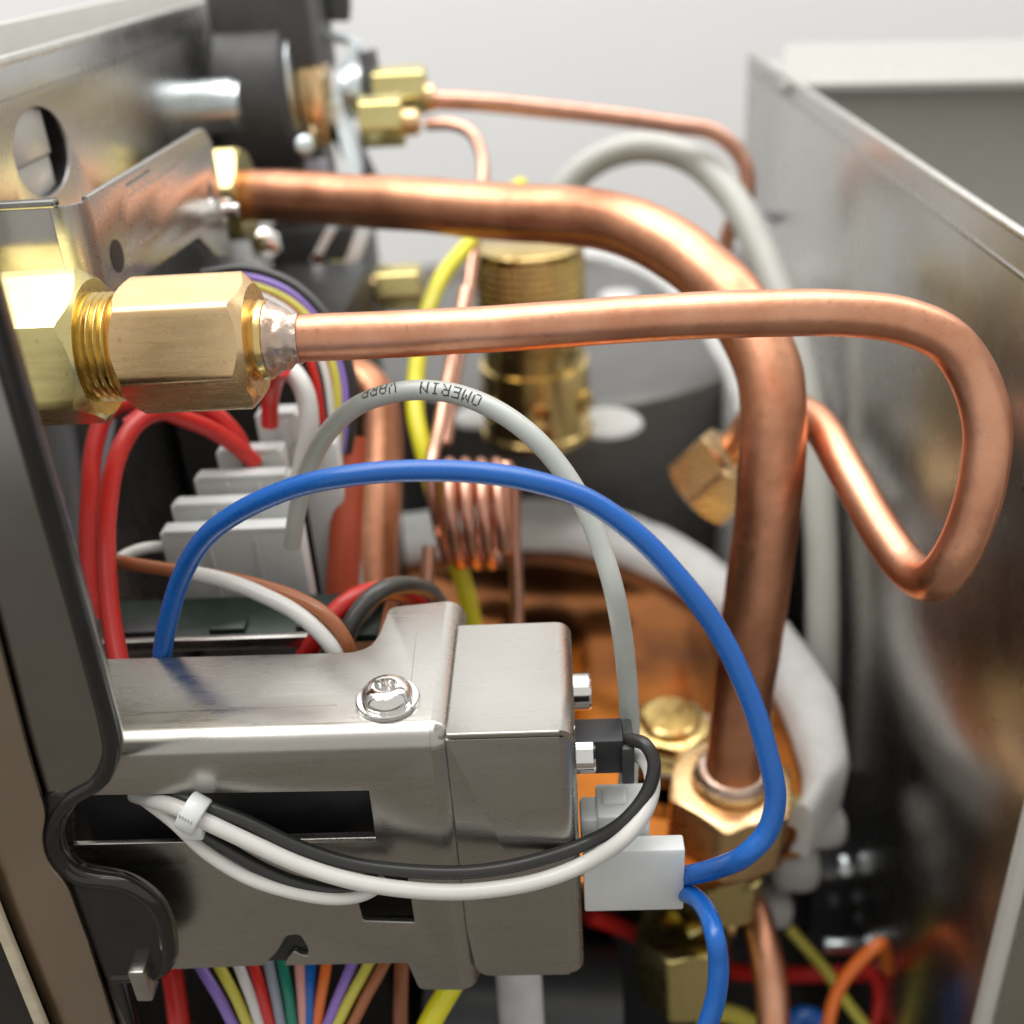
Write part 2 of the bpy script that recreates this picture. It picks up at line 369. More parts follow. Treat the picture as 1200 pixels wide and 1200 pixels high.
C2 = [(-22,310),(110,775),(130,855),(133,885),(119,916),(86,937),(64,968),(66,1003),(90,1028),(150,1038),(184,1062),(197,1098),(198,1128),(185,1141),(136,1146)]
lob = plateY(rnd(onY([(60,930,2),(84,938,3),(64,968,3),(66,1003,3),(90,1028,3),(150,1037,3),(184,1062,3),(198,1100,3),(199,1130,2),(186,1143,2),(136,1147,1),(150,1200,0),(60,1000,2),(40,960,1)],120.6),0.6,5), [], 120.6, 2.0, 0.6, 4)
mk('hook_face', lob, black_gloss, mk_)
mk('rolled_edge', tube(spline([V((on(a,b,1,121).x-0.5, 121.4, on(a,b,1,121).z)) for a,b in C2],8), 1.35, 14), black_gloss, mk_)
# ================================================================== UPPER CHANNEL BRACKET
XU = -80.0; YU = 184.0
ub = thing('channel_bracket', 'bent steel channel bracket with engraved hexagon behind the brass fittings', 'bracket', (XU-10,YU,-60))
ft = on(97,235,1,YU); z0 = ft.z; z1 = on(118,330,1,YU).z
so = rnd([(YU+5.0,on(134,212,0,XU).z,0)]+onX([(238,150,3),(248,166,1),(272,300,0.5),(255,300,1),(233,277,0.5)],XU)+[(YU+5.0,on(150,331,0,XU).z,0)],0.5)
hx = lambda px,py: (on(px,py,0,XU).y, on(px,py,0,XU).z)
def slit(a, b, wd=0.35):
    a, b = V(hx(*a)), V(hx(*b)); n = V((-(b-a).y, (b-a).x)).normalized()*wd/2
    return [tuple(a+n), tuple(b+n), tuple(b-n), tuple(a-n)]
holes = [slit((147,218),(176,199),0.9), slit((150,232),(177,210),0.3), slit((183,215),(187,262),0.2), slit((152,296),(186,270),0.3), ell(*hx(247,227),1.8,3.2,20)]
mk('side_face', plateX(so, holes, XU, 1.2, 0.25), steel, ub)
zlo = on(150,331,0,XU).z; ylo = YU + 5.0
rb = 5.0
g = bend((XU-rb,YU+rb,zlo-1),(XU-rb,YU+rb,z0-1.0),(0,-rb,0),(rb,0,0),1.2)
mk('bend', g, steel, ub)
mk('front_face', box(XU-50,XU-rb,YU,YU+1.2,zlo-2,z0-1.0,0.2), mat('bronze_reflecting_steel',(0.42,0.40,0.37),1,0.14,var=0.03,rscale=100), ub)
mk('top_edge', box(XU-50,XU-rb+1,YU-0.4,YU+2.2,z0-1.0,z0+0.3,0.35), darksteel, ub)
gy = on(140,215,0,XU)
a_, b_ = V(hx(134,214)), V(hx(134,334))
# filler strip between the bend and the side face
sp0 = so
hh = on(137,300,0,XU)
mk('mounting_hole', lathe((XU-0.6,hh.y,hh.z),(1,0,0),[(0,3.0),(0.75,3.0)],24), interior, ub)
bs = on(252,247,0,XU)
bt = tag(mk('clamp_bolt', join(hexnut((XU-1,bs.y,bs.z),(1,0,0),3.4,3.2,1.6,rot=0.3), lathe((XU+2,bs.y,bs.z),(1,0,0),[(0,1.6),(3.6,1.6),(4,1.2)],20), lathe((XU,bs.y+1.5,bs.z+0.4),(0.3,1,0),[(0,1.3),(5,1.3)],16)), chrome), 'small steel bolt on the end of the channel bracket', 'bolt')

# ================================================================== NEAR COPPER PIPE, NUT AND FITTING
A0 = W(230,402,180); ZP = A0.z; YP = A0.y
def xat(px): return on(px, 402, 1, YP).x
view = V((0,-YP,-ZP)).normalized()
upn = V((0, -view.z, view.y))          # perpendicular to the view ray and to x
if upn.z < 0: upn = -upn
cp = thing('copper_pipe', 'slim copper pipe looping out to the right from the brass nut', 'pipe', (xat(300),YP,ZP))
x0n, x1n = xat(150), xat(303)
mk('flare_nut', hexnut((x0n,YP,ZP),(1,0,0),x1n-x0n,11.6,5.9,9.3,up=upn,rot=0,ang=42,soft=0.2), brass, cp)
mk('collar', lathe((x1n-2,YP,ZP),(1,0,0),[(0,5.8),(1.6,6.1),(2.6,6.7),(3.2,6.8),(4.0,6.6),(4.2,6.2)],48), brass_pol, cp)
cone = []
for i in range(15):
    t = i/14; cone.append((t*5.2, 6.25*(1-t)+3.95*t + 0.18*math.sin(t*14)))
g = lathe((x1n+2.0,YP,ZP),(1,0,0),cone,48)
g = ([v + V((0,noise.noise(v*0.7)*0.35,noise.noise(v*0.7+V((9,3,1)))*0.35)) for v in g[0]], g[1])
mk('solder_joint', g, solder, cp)
p0 = (xat(330),YP,ZP)
pts3 = [V(p0)] + [W(*q) for q in [(450,392,182),(600,384,181.5),(760,373,181),(900,367,180),(1000,368,180),(1062,377,180),(1112,401,180),(1143,445,181),(1157,500,182),(1152,560,184),(1137,615,187),(1119,654,190),(1101,676,194),(1085,680,199),(1063,664,205),(1040,634,210),(1000,566,220),(965,505,231),(945,486,238),(918,476,250),(888,484,272),(862,518,300)]]
mk('tube', tube(spline(pts3,10), 3.95, 32, 0.035), copper, cp)
bf = thing('brass_fitting', 'large yellow brass hexagon fitting at the left edge of the picture', 'fitting', (xat(60),YP,ZP))
xh = xat(118)
mk('hexagon', hexnut((-104.5,YP,ZP),(1,0,0),xh+104.5,13.6,7.5,11.3,up=upn,rot=math.radians(15),ang=40,soft=0.2), brass_y, bf)
th = [(-2,8.2)]
t = 0.0
while t < x0n - xh + 1.2: th += [(t,9.0),(t+0.35,9.15),(t+0.8,8.45),(t+1.0,8.4)]; t += 1.25
mk('thread', lathe((xh,YP,ZP),(1,0,0),th,56), brass_pol, bf)

# ================================================================== BIG COPPER PIPE
bp_ = thing('copper_pipe', 'thick copper pipe arching over and down into the lower brass nut', 'pipe', tuple(W(860,900,262)))
PT = [(150,226,312),(255,228,304),(340,230,296),(400,234,290),(500,241,278),(600,249,267),(680,254,258),(735,266,250),(790,292,242),(842,335,234),(880,385,229),(902,440,226),(906,500,226),(902,570,228),(893,650,233),(882,730,240),(871,810,249),(861,890,259),(856,930,265)]
pl = path(PT, 9)
mk('tube', tube(pl, 6.95, 40, 0.05), copper_big, bp_)
d_ = (pl[-1]-pl[-12]).normalized()
be = W(858,905,262)
col_ = lathe(be - d_*2.2, d_, [(0,7.1),(0.4,8.2),(1.6,9.0),(2.4,9.1)],44)
col_ = ([v + V((noise.noise(v*0.5)*0.3,noise.noise(v*0.5+V((5,5,5)))*0.3,0)) for v in col_[0]], col_[1])
mk('solder_joint', col_, solder, bp_)
mk('collar', lathe(be + d_*0.2, d_, [(0,9.2),(0.4,9.6),(2.0,9.7),(2.6,9.2),(3.2,9.0)],44), brass, bp_)
mk('union_nut', hexnut(be + d_*3.0, d_, 19, 16.3, 9.6, 13.9, up=(0,-1,0), rot=math.radians(12), ang=30, soft=0.3), brass, bp_)
hn = W(278,229,302)
mk('flare_nut', hexnut(hn - V((7,0,0)), (1,0,0), 10, 13.8, 7.4, 12.0, rot=0.2, ang=35), brass_y, bp_)

# valve body under the union nut
vb = thing('brass_valve', 'brass valve body under the thick copper pipe nut', 'valve', tuple(W(880,1100,300)))
q0 = be + d_*21.5
mk('neck', lathe(q0, d_, [(0,10.5),(4,10.5),(4.5,11.5),(9,11.5)],32), brass_y, vb)
mk('body', hexnut(q0 + d_*7, d_, 15, 12.5, 6, 10.8, up=(0,-1,0), rot=0.4), brass_y, vb)
mk('side_port', hexnut(q0 + d_*2 + V((6,4,0)), (0.9,0.35,-0.25), 14, 9.5, 4, 8.2, rot=0.1), brass_y, vb)
mk('lower_hexagon', hexnut(W(800,1085,285), (0.02,-0.12,-1), 22, 13, 6, 11, rot=0.4), brass_y, bf if False else vb)
mk('link_bar', tube([W(800,1095,289),W(850,1075,292)],6,16), brass_y, vb)
tag(mk('copper_pipe', tube(path([(872,1040,296),(884,1068,291),(896,1110,285),(904,1160,281),(906,1230,278),(904,1330,280)],8), 4.3, 24, 0.03), copper), 'short copper pipe dropping from the valve to the bottom edge', 'pipe')

# ================================================================== FRONT BOILER
ZB = -200.0
fb = thing('boiler', 'front boiler with a tarnished amber copper top inside white felt', 'boiler', (0,235,-335))
inner = onZ([(470,650),(540,637),(640,632),(700,641),(751,658),(800,684),(847,718),(885,765),(912,811),(936,862),(942,905),(925,960),(860,1000),(740,1010),(600,1010),(480,990),(410,930),(385,830),(395,730),(425,670)], ZB)
inn = [ (p.x,p.y) for p in spline([V((a,b,0)) for a,b in inner],4,True)]
mk('top', plateZ(inn, [], ZB-5, 5, 1.5, 3), amber, fb)
mk('barrel', plateZ([(a*0.72,290+(b-290)*0.72) for a,b in inn], [], ZB-10.1, 120, 1.0, 3), black_pl, fb)
outer = onZ([(440,603),(540,590),(640,580),(679,587),(740,600),(796,622),(856,662),(895,695),(925,727),(958,766),(984,815),(995,860),(994,895),(975,925),(952,960)], ZB)
ring_in = onZ([(470,650),(540,637),(640,632),(700,641),(751,658),(800,684),(847,718),(885,765),(912,811),(932,862),(942,895),(938,930),(925,950)], ZB)
def ribbon(ou, inn_, ztop, zbot, name, m, parent, puff=2.2, amp=1.0):
    oo = spline([V((a,b,0)) for a,b in ou],5); ii = spline([V((a,b,0)) for a,b in inn_],5)
    n = 60
    def samp(s,t):
        x = t*(len(s)-1); k = min(int(x), len(s)-2); return s[k].lerp(s[k+1], x-k)
    vs, fs = [], []; m_ = 12
    for i in range(n+1):
        t = i/n; a, b = samp(ii,t), samp(oo,t)
        pr = [(a, zbot), (a, ztop-puff*1.2)]
        for k in range(m_+1):
            s = k/m_; q = a.lerp(b, s); e = (4*s*(1-s))**0.5 if 0<s<1 else 0
            pr.append((q, ztop - puff + puff*e))
        pr += [(b, ztop-puff*1.2), (b, zbot)]
        for q, z in pr:
            v = V((q.x,q.y,z)); nn = noise.noise(v*0.06); n3 = noise.noise(v*0.25+V((3,1,8)))
            vs.append(v + V((nn*amp, n3*amp*0.6, nn*amp*0.8+n3*0.4)))
    L_ = m_+5
    for i in range(n):
        for k in range(L_-1): fs.append((i*L_+k, i*L_+k+1, (i+1)*L_+k+1, (i+1)*L_+k))
    fs.append(tuple(range(L_))); fs.append(tuple(n*L_+k for k in range(L_)))
    return mk(name, (vs,fs), m, parent, sharp=60)
ribbon(outer, ring_in, ZB+3, ZB-13, 'felt_wrap', felt, fb, puff=6.5, amp=0.8)
# bulging felt tufts at the right shoulder
def tuft(px, py, d, rx, ry, rz, name='felt_tuft'):
    c = W(px,py,d); vs, fs = [], []; n, m_ = 20, 12
    for i in range(m_+1):
        ph = math.pi*i/m_
        for k in range(n):
            a = 2*math.pi*k/n; v = V((math.sin(ph)*math.cos(a),math.sin(ph)*math.sin(a),math.cos(ph)))
            v = V((math.copysign(abs(v.x)**0.7,v.x)*rx, math.copysign(abs(v.y)**0.7,v.y)*ry, math.copysign(abs(v.z)**0.7,v.z)*rz))
            vs.append(c + v*(1+0.12*noise.noise((c+v)*0.12)))
    for i in range(m_):
        for k in range(n): fs.append((i*n+k,i*n+(k+1)%n,(i+1)*n+(k+1)%n,(i+1)*n+k))
    mk(name, (vs,fs), felt, fb, sharp=70)
tuft(957,962,312,8,7,6.5); tuft(930,1012,316,7.5,7,8); tuft(908,1062,322,5,6,6)
mk('port_washer', lathe(W(790,868,291), (0,0,1), [(-4,14.5),(0,14.5),(0.6,14),(0.6,8)],48), chrome, fb)
mk('port_nut', hexnut(W(785,866,290), (0,0,1), 6, 11.5, 5, 9.8, rot=0.2), brass_pol, fb)
mk('port_boss', lathe(W(785,866,290)+V((0,0,5.5)), (0,0,1), [(0,8),(2.5,8),(3.2,7)],40), brass_pol, fb)
# ================================================================== REAR BOILER
ZC = -165.0
rb_ = thing('boiler', 'rear boiler with a grey top and white insulation edge', 'boiler', (8,400,-335))
cc = V((3,466,ZC)); RC = 92.0
prof = [(-150,RC),(-4,RC),(-1.5,RC-1),(0,RC-4),(0.6,RC-12),(1.0,2)]
mk('body', lathe((cc.x,cc.y,ZC),(0,0,1),prof,72), greycover, rb_)
ou2 = onZ([(600,322),(640,298),(690,286),(740,298),(790,325),(832,365),(864,415),(888,470),(905,530),(915,600)], ZC-2)
in2 = onZ([(600,345),(640,320),(690,308),(735,318),(775,343),(810,380),(838,425),(858,475),(872,530),(880,600)], ZC-2)
ribbon(ou2, in2, ZC+3, -300, 'insulation', felt, rb_)
bc = on(630,505,2,ZC+1)
vr = thing('relief_valve', 'knurled brass valve standing on the rear boiler top', 'valve', tuple(bc))
mk('base', lathe(bc,(0,0,1),[(0,20.0),(2.5,20.0),(3.5,19),(4,19),(27,19),(28,16)],48), brass_pol, vr)
for k in range(6):
    a = math.radians(-90+60*k+4); c = bc + V((math.cos(a)*18.7, math.sin(a)*18.7, 14))
    mk('vent_hole', lathe(c,(math.cos(a),math.sin(a),0),[(0,4.6),(1.2,4.6),(1.6,4.0),(1.2,3.2),(0.6,2.6),(0.5,0.5)],24), brass_pol, vr)
mk('stem', lathe(bc+V((0,0,25)),(0,0,1),[(0,17.5),(10,17.5),(10.5,16.8),(13,16.8),(13.5,18.5),(17,18.8),(19,17)],48), brass_pol, vr)
# knurled cap: crossed helical grooves as real relief
vs, fs = [], []; n, m_ = 180, 50
H0, H1 = 43.0, 68.0
for i in range(m_+1):
    t = i/m_; z = H0+(H1-H0)*t
    for k in range(n):
        a = 2*math.pi*k/n
        kn = (math.sin(a*22+z*1.3)*math.sin(a*22-z*1.3)) if 0.12 < t < 0.9 else 0
        r = 17.8 + 0.8*kn - (0.8 if t in (0,1.0) else 0)
        vs.append(bc + V((math.cos(a)*r, math.sin(a)*r, z)))
for i in range(m_):
    for k in range(n): fs.append((i*n+k,i*n+(k+1)%n,(i+1)*n+(k+1)%n,(i+1)*n+k))
fs.append(tuple(range(n))); fs.append(tuple(m_*n+k for k in range(n)))
mk('knurled_cap', (vs,fs), brass_pol, vr, sharp=80)
for (px,py,d,rx,ry) in ((712,492,0,13,8),(725,345,0,10,6),(560,485,0,10,5)):  # white raised patches on the grey boiler top
    c = on(px,py,2,ZC+2)
    o = mk('white_patch', lathe((c.x,c.y,ZC+0.3),(0,0,1),[(0,rx),(1.4,rx-1),(2.2,rx*0.5),(2.4,1)],20), felt, rb_)
# brass elbow fitting where the slim pipe ends
ef = thing('brass_fitting', 'dark brass hexagon fitting on the rear boiler shoulder behind the thick pipe', 'fitting', tuple(W(850,530,280)))
mk('hexagon', hexnut(W(818,578,312), (0.66,-0.1,0.72), 15, 13.0, 4, 11.2, rot=0.2), brass, ef)
o = mk('brass_plug', hexnut(W(790,320,330), (0.35,0.1,0.9), 10, 10, 4, 8.5, rot=0.2), brass_y); tag(o, 'small brass plug under the bend of the thick pipe', 'plug')

# ================================================================== FOREGROUND BRACKET
YF = 127.0; ZT = -109.2; RB = 3.4; TH = 1.0
XE = on(533,900,1,YF).x             # outer right side of the bracket
br = thing('steel_bracket', 'brushed steel bracket with slots and a washer screw in the foreground', 'bracket', ((-50),YF,-165))
top = onZ([(98,845,0),(104,773,0.3),(415,765,1.5),(436,757,2.5),(446,742,1),(457,712,1.5),(520,705,0)], ZT)
Xr = XE - RB
top = [p for p in top if True]
yb = top[-1][1]
topo = [(top[0][0], YF+RB, 0)] + top[1:-1] + [(Xr, yb, 0), (Xr, YF+RB, 0)]
mk('top_face', plateZ(rnd(topo,0.5,5), [], ZT, TH, 0.12), steel, br)
xl = on(60,870,1,YF).x
zb = on(300,1135,1,YF).z; zb2 = on(540,1160,1,YF).z
fo = [(xl, ZT-RB, 0), (Xr, ZT-RB, 0), (Xr, zb2, 0)] + onY([(492,1159,1.0),(478,1128,0.5),(335,1131,0.2),(337,1125,0.5),(345,1115,0.5),(353,1120,0.6),(362,1121,0.6),(362,1111,0.8),(352,1094,1.2),(335,1096,0.8),(324,1115,1.0),(308,1131,0.2),(100,1140,0)],YF)
h1 = onY([(84,932,0),(433,926,0.2),(441,982,0.2),(86,991,0)],YF)
h2 = onY([(410,1023,0.2),(478,1026,0.2),(487,1082,0.2),(425,1080,0.8)],YF)
fo = rnd(onY([],YF)+fo, 0.3, 4)
mk('front_face', plateY(fo, [rnd(h1,0.2,2), rnd(h2,0.2,2)], YF, TH, 0.12), steel, br)
mk('top_bend', bend((xl,YF+RB,ZT-RB),(Xr-0.05,YF+RB,ZT-RB),(0,-RB,0),(0,0,RB),TH,10), steel, br)
mk('side_bend', bend((Xr,YF+RB,zb2),(Xr,YF+RB,ZT-RB),(0,-RB,0),(RB,0,0),TH,10), steel, br)
mk('tab_bend', bend((Xr,YF+RB,ZT-RB),(Xr,yb,ZT-RB),(0,0,RB),(RB,0,0),TH,10), steel, br)
mk('side_face', box(XE-TH,XE,YF+RB,yb,zb2,ZT-RB,0.1), steel, br)
vs, fs = [], []; n = 8
for i in range(n+1):
    for k in range(n+1):
        a, b = i/n*math.pi/2, k/n*math.pi/2*(1 if i else 0.999)
        d = V((math.cos(a)*math.sin(b), -math.cos(a)*math.cos(b), math.sin(a)))
        vs.append(V((Xr,YF+RB,ZT-RB)) + d*(RB - (0.35 if 2 < i < 6 and 3 <= k <= 4 else 0.0)))
for i in range(n):
    for k in range(n): fs.append((i*(n+1)+k,i*(n+1)+k+1,(i+1)*(n+1)+k+1,(i+1)*(n+1)+k))
mk('corner', (vs,fs), steel, br, sharp=60)
mk('slot_edge', box(on(280,985,1,YF).x,on(441,983,1,YF).x,YF-0.05,YF+TH+0.4,on(441,986,1,YF).z,on(441,981.5,1,YF).z,0.1), steel_edge, br)
mk('notch_dark_plate', box(-83,Xr-5,YF+1.2,YF+3.5,zb+0.3,zb+9,0.3), black_pl, br)  # black plate added so the bottom notch stays dark
mk('slot_dark_block', box(-83,Xr-4,YF+6,YF+13,zb+0.6,ZT-9,0.5), black_pl, br)  # black block added to darken the slot and square hole
# scribe lines on the sheet
for (a,b) in (((120,838),(395,826)),((488,740),(478,835))):
    A_, B_ = on(*a,2,ZT), on(*b,2,ZT); n_ = V((-(B_-A_).y,(B_-A_).x,0)).normalized()*0.06
    mk('scribe_line', ([A_+n_+V((0,0,.01)),B_+n_+V((0,0,.01)),B_-n_+V((0,0,.01)),A_-n_+V((0,0,.01))],[(0,1,2,3)]), darksteel, br)
# screw with washer
sc = on(455,822,2,ZT)
sw = thing('button_screw', 'button head screw with washer on top of the steel bracket', 'screw', tuple(sc))
mk('washer', lathe(sc,(0,0,1),[(0,4.9),(0.1,5.15),(0.75,5.15),(0.95,4.95),(0.95,2)],48), chrome, sw)
dome = [(0.95,4.1),(1.2,4.15)] + [(1.2+2.2*math.sin(a), 1.9+2.25*math.cos(a)) for a in [i*math.pi/2/7 for i in range(8)]]
dome += [(3.4,1.75),(3.1,1.65),(1.9,1.55),(1.8,0.1)]
mk('head', lathe(sc,(0,0,1),dome,40), chrome, sw)
for k in range(6):
    a = math.pi/3*k+0.3; c = sc + V((math.cos(a)*1.62, math.sin(a)*1.62, 1.9))
    mk('socket_lobe', lathe(c,(0,0,1),[(0,0.33),(1.1,0.33)],10), chrome, sw)
# ---- sensor box beside the bracket
YB = YF + 0.6; ZX = ZT - 0.4; xb0 = XE + 0.55
xb1 = on(676,900,1,YB).x; ybk = on(600,731,2,ZX).y; zbb = on(600,1143,1,YB).z
sb = thing('steel_box', 'folded steel box cover beside the bracket with two cap screws', 'box', ((xb0+xb1)/2,YB,zbb))
RX = 2.6
fp = [(xb0-1.5,ZX-1.6,0.1),(xb1-RX,ZX-1.6,0),(xb1-RX,zbb,0.0),(on(560,1143,1,YB).x,zbb,3.0),(on(548,1090,1,YB).x,on(548,1090,1,YB).z,1)]
mk('front_face', plateY(rnd(fp,0.3,5), [], YB, TH, 0.12), steel, sb)
mk('side_bend', bend((xb1-RX,YB+RX,zbb+0.5),(xb1-RX,YB+RX,ZX-1.6),(0,-RX,0),(RX,0,0),TH,10), steel, sb)
mk('side_face', box(xb1-TH,xb1,YB+RX,ybk-RX,zbb+0.5,ZX-RX,0.1), steel, sb)
mk('top_face', plateZ(rnd([(xb0-1.2,YB-0.2,0.1),(xb1-RX,YB-0.2,0.1),(xb1-RX,ybk,0.1),(xb0-1.2,ybk,0.1)],0.1), [], ZX, TH, 0.25), steel, sb)
mk('top_bend', bend((xb1-RX,YB-0.2,ZX-RX),(xb1-RX,ybk,ZX-RX),(0,0,RX),(RX,0,0),TH,10), steel, sb)
mk('back_face', box(xb0,xb1-RX,ybk-TH,ybk,zbb,ZX-TH-0.1,0.1), steel, sb)
mk('seam_gap', box(xb0,xb1-RX-0.1,YB+0.3,YB+0.9,ZX-1.7,ZX-TH-0.02,0), black_pl, sb)
for (px,py,rr) in ((683,810,3.3),(686,883,3.3)):
    c = on(px,py,1,YB+(25 if py<850 else 9)); c.x = xb1
    s_ = tag(mk('cap_screw', lathe((xb1-0.5,c.y,c.z),(1,0,0),[(0,rr),(3.3,rr),(3.7,rr-0.35),(3.7,1.5),(2,1.4),(2,0.1)],40), chrome),
        'socket cap screw at the upper rear of the steel box side' if py < 850 else 'socket cap screw at the front of the steel box side', 'screw')
    s_['group'] = 'cap screws on the steel box'
gq = on(712,882,1,YB+11)
gr = thing('cable_grommet', 'black plastic cable grommet sticking out of the steel box side', 'grommet', tuple(gq))
mk('stem', box(xb1-1,on(730,880,1,gq.y).x,gq.y-3,gq.y+3,on(712,893,1,gq.y).z,on(712,868,1,gq.y).z+2.5,0.5), black_pl, gr)
c = on(734,877,1,gq.y)
mk('flange', box(c.x-1.0,c.x+1.1,gq.y-3.8,gq.y+4,c.z-4.6,c.z+3.2,0.4), grey_pl, gr)

# white nylon connector
cn = thing('nylon_connector', 'white nylon connector holding two blue wires right of the steel box', 'connector', tuple(W(745,1070,168)))
mk('housing', pbox(683,999,803,1069,177,3.5,0.35), nylon, cn)
mk('neck', pbox(700,958,762,1004,179,8,0.5), nylon, cn)
mk('latch', pbox(706,941,735,965,181,4,0.5), nylon, cn)
mk('lug', pbox(680,962,706,1004,180,6,0.8), nylon, cn)
o = mk('nylon_post', tube([W(605,1100,232),W(618,1300,240)],5.0,20), mat('milky_plastic',(0.6,0.6,0.62),0,0.4)); tag(o, 'milky plastic post under the steel box', 'post')

# ================================================================== FOREGROUND WIRES
wire('wire', [(188,800,190),(192,762,188),(198,728,185),(212,680,181),(240,634,176),(280,600,171),(340,572,166),(400,558,162),(470,551,160),(550,553,159),(620,564,158),(690,586,158),(750,628,159),(800,684,160),(842,744,161),(876,812,162),(898,880,163),(908,935,164),(898,975,165),(872,1003,166),(838,1018,174),(806,1026,181),(780,1031,188)], 1.68, w_blue, 'long blue wire arching over the bracket to the nylon connector', seg=20, n=10)
wire('wire', [(780,1044,188),(804,1047,182),(822,1060,176),(836,1095,166),(840,1130,166),(836,1170,167),(824,1210,168),(810,1260,170)], 1.6, w_blue, 'short blue wire dropping from the nylon connector to the bottom edge', seg=20, n=10)
gp = [(342,640,206),(350,590,202),(362,548,198),(385,506,192),(415,478,187),(450,463,183),(490,457,180),(535,462,178),(580,480,176),(620,508,175),(655,546,175),(684,592,175),(704,640,175),(719,690,175),(730,750,179),(736,810,184),(738,870,188),(735,930,189),(733,962,189)]
gw = thing('cable', 'light grey cable printed OMERIN arching down behind the black grommet', 'cable', tuple(W(490,457,180)))
gpl = path(gp, 12)
mk('insulation', tube(gpl, 1.72, 24, 0.015), w_grey, gw)
# dot-matrix print on the grey cable, upside down as in the photograph
GL = {'O':"0E1111111111110E",'M':0}
F5 = {'O':["01110","10001","10001","10001","10001","10001","01110"],'M':["10001","11011","10101","10101","10001","10001","10001"],
 'E':["11111","10000","10000","11110","10000","10000","11111"],'R':["11110","10001","10001","11110","10100","10010","10001"],
 'I':["01110","00100","00100","00100","00100","00100","01110"],'N':["10001","11001","10101","10011","10001","10001","10001"],
 'V':["10001","10001","10001","10001","01010","01010","00100"],'A':["01110","10001","10001","11111","10001","10001","10001"],
 'P':["11110","10001","10001","11110","10000","10000","10000"],' ':["00000"]*7}
cum = [0.0]
for a,b in zip(gpl, gpl[1:]): cum.append(cum[-1]+(b-a).length)
def at_s(s):
    s = max(0.001, min(cum[-1]-0.001, s))
    for i in range(len(cum)-1):
        if cum[i+1] >= s: break
    t = (s-cum[i])/(cum[i+1]-cum[i]); p = gpl[i].lerp(gpl[i+1], t)
    T_ = (gpl[min(i+2,len(gpl)-1)]-gpl[max(i-1,0)]).normalized(); return p, T_
tgt = W(566,476,177); i0 = min(range(len(gpl)), key=lambda i: (gpl[i]-tgt).length); s0 = cum[i0]
vs, fs = [], []; cw = 0.285; chh = 0.30
def dot(s, ang_off):
    q = []
    for ds, da in ((-1,-1),(1,-1),(1,1),(-1,1)):
        p, T_ = at_s(s+ds*cw*0.43); e1 = (-p); e1 = (e1 - T_*e1.dot(T_)).normalized(); e2 = T_.cross(e1)
        if e2.z < 0: e2 = -e2
        th_ = ang_off + da*chh*0.42/1.72; q.append(p + (e1*math.cos(th_)+e2*math.sin(th_))*1.76)
    n_ = len(vs); vs.extend(q); fs.append((n_,n_+1,n_+2,n_+3))
word = "OMERIN  VARP"
for ci, ch in enumerate(word):
    tw = 0.10 + 0.035*ci + (0.07*max(0,ci-5))           # the print turns over the crest
    for r_ in range(7):
        for c_ in range(5):
            if F5[ch][r_][c_] == '1':
                s = s0 - (ci*6.6 + c_)*cw; ang = tw - (3-r_)*chh/1.72
                if ang < 1.45: dot(s, ang)
mk('printed_text', (vs,fs), ink, gw, smooth=False)

wire('wire', [(730,869,179.0),(742,867,177.0),(757,872,175.0),(767,892,174.0),(760,925,174.0),(732,962,174.0),(690,988,176.5),(630,1008,175.8),(560,1019,175.1),(490,1020,174.3),(420,1012,173.5),(350,990,172.8),(290,964,172.1),(240,946,171.6),(212,936,172.6),(185,930,176.0),(150,926,192.0)], 1.14, w_black, 'black wire sweeping across the front of the steel bracket', seg=16, n=10)
wire('wire', [(730,884,181.0),(742,884,180.0),(757,894,177.5),(764,918,175.5),(757,948,174.0),(733,981,173.3),(690,1010,175.2),(630,1034,174.5),(560,1045,173.8),(490,1045,173.0),(420,1035,172.2),(350,1013,171.5),(290,986,170.8),(240,962,170.3),(207,946,171.4),(180,938,174.0),(140,928,190.0)], 1.32, w_white, 'white wire sweeping across the front of the steel bracket', seg=16, n=10)
wire('wire', [(140,922,192.0),(172,938,176.0),(205,962,172.7),(245,1000,172.5),(290,1028,173.0),(340,1045,173.6),(390,1053,174.1),(425,1049,174.5),(445,1038,174.7),(452,1030,174.8)], 1.1, w_white, 'thin white wire hanging lowest in front of the bracket', seg=14, n=10)
wire('wire', [(225,970,172.8),(260,992,173.2),(300,1015,173.6),(345,1034,174.1),(390,1043,174.6),(430,1042,175.1),(448,1036,175.3)], 1.1, w_black, 'short black wire between the white wires below the slot', seg=14, n=8)
# cable tie
tc_, td_ = W(226,953,170.3), (W(240,962,167)-W(205,943,167)).normalized()
ct = thing('cable_tie', 'clear nylon cable tie around the black and white wires', 'cable tie', tuple(tc_))
g = lathe(tc_ - td_*1.5, td_, [(0,2.5),(0,2.95),(0.3,3.15),(2.9,3.15),(3.2,2.95),(3.2,2.5)], 28)
mk('strap', g, nylon, ct)
mk('ratchet_head', box(-1.7,1.7,-1.3,1.3,-2.6,-0.2,0.4, xf=lambda v: tc_ + V((v.x,v.y-1.2,v.z-1.0))), nylon, ct)
for k in range(5):
    mk('tooth', box(-0.12,0.12,-0.15,0.1,-0.7,0.7,0, xf=lambda v: tc_ + td_*(-1.1+0.5*k) + V((v.x,v.y-2.8,v.z+1.2))), nylon, ct)

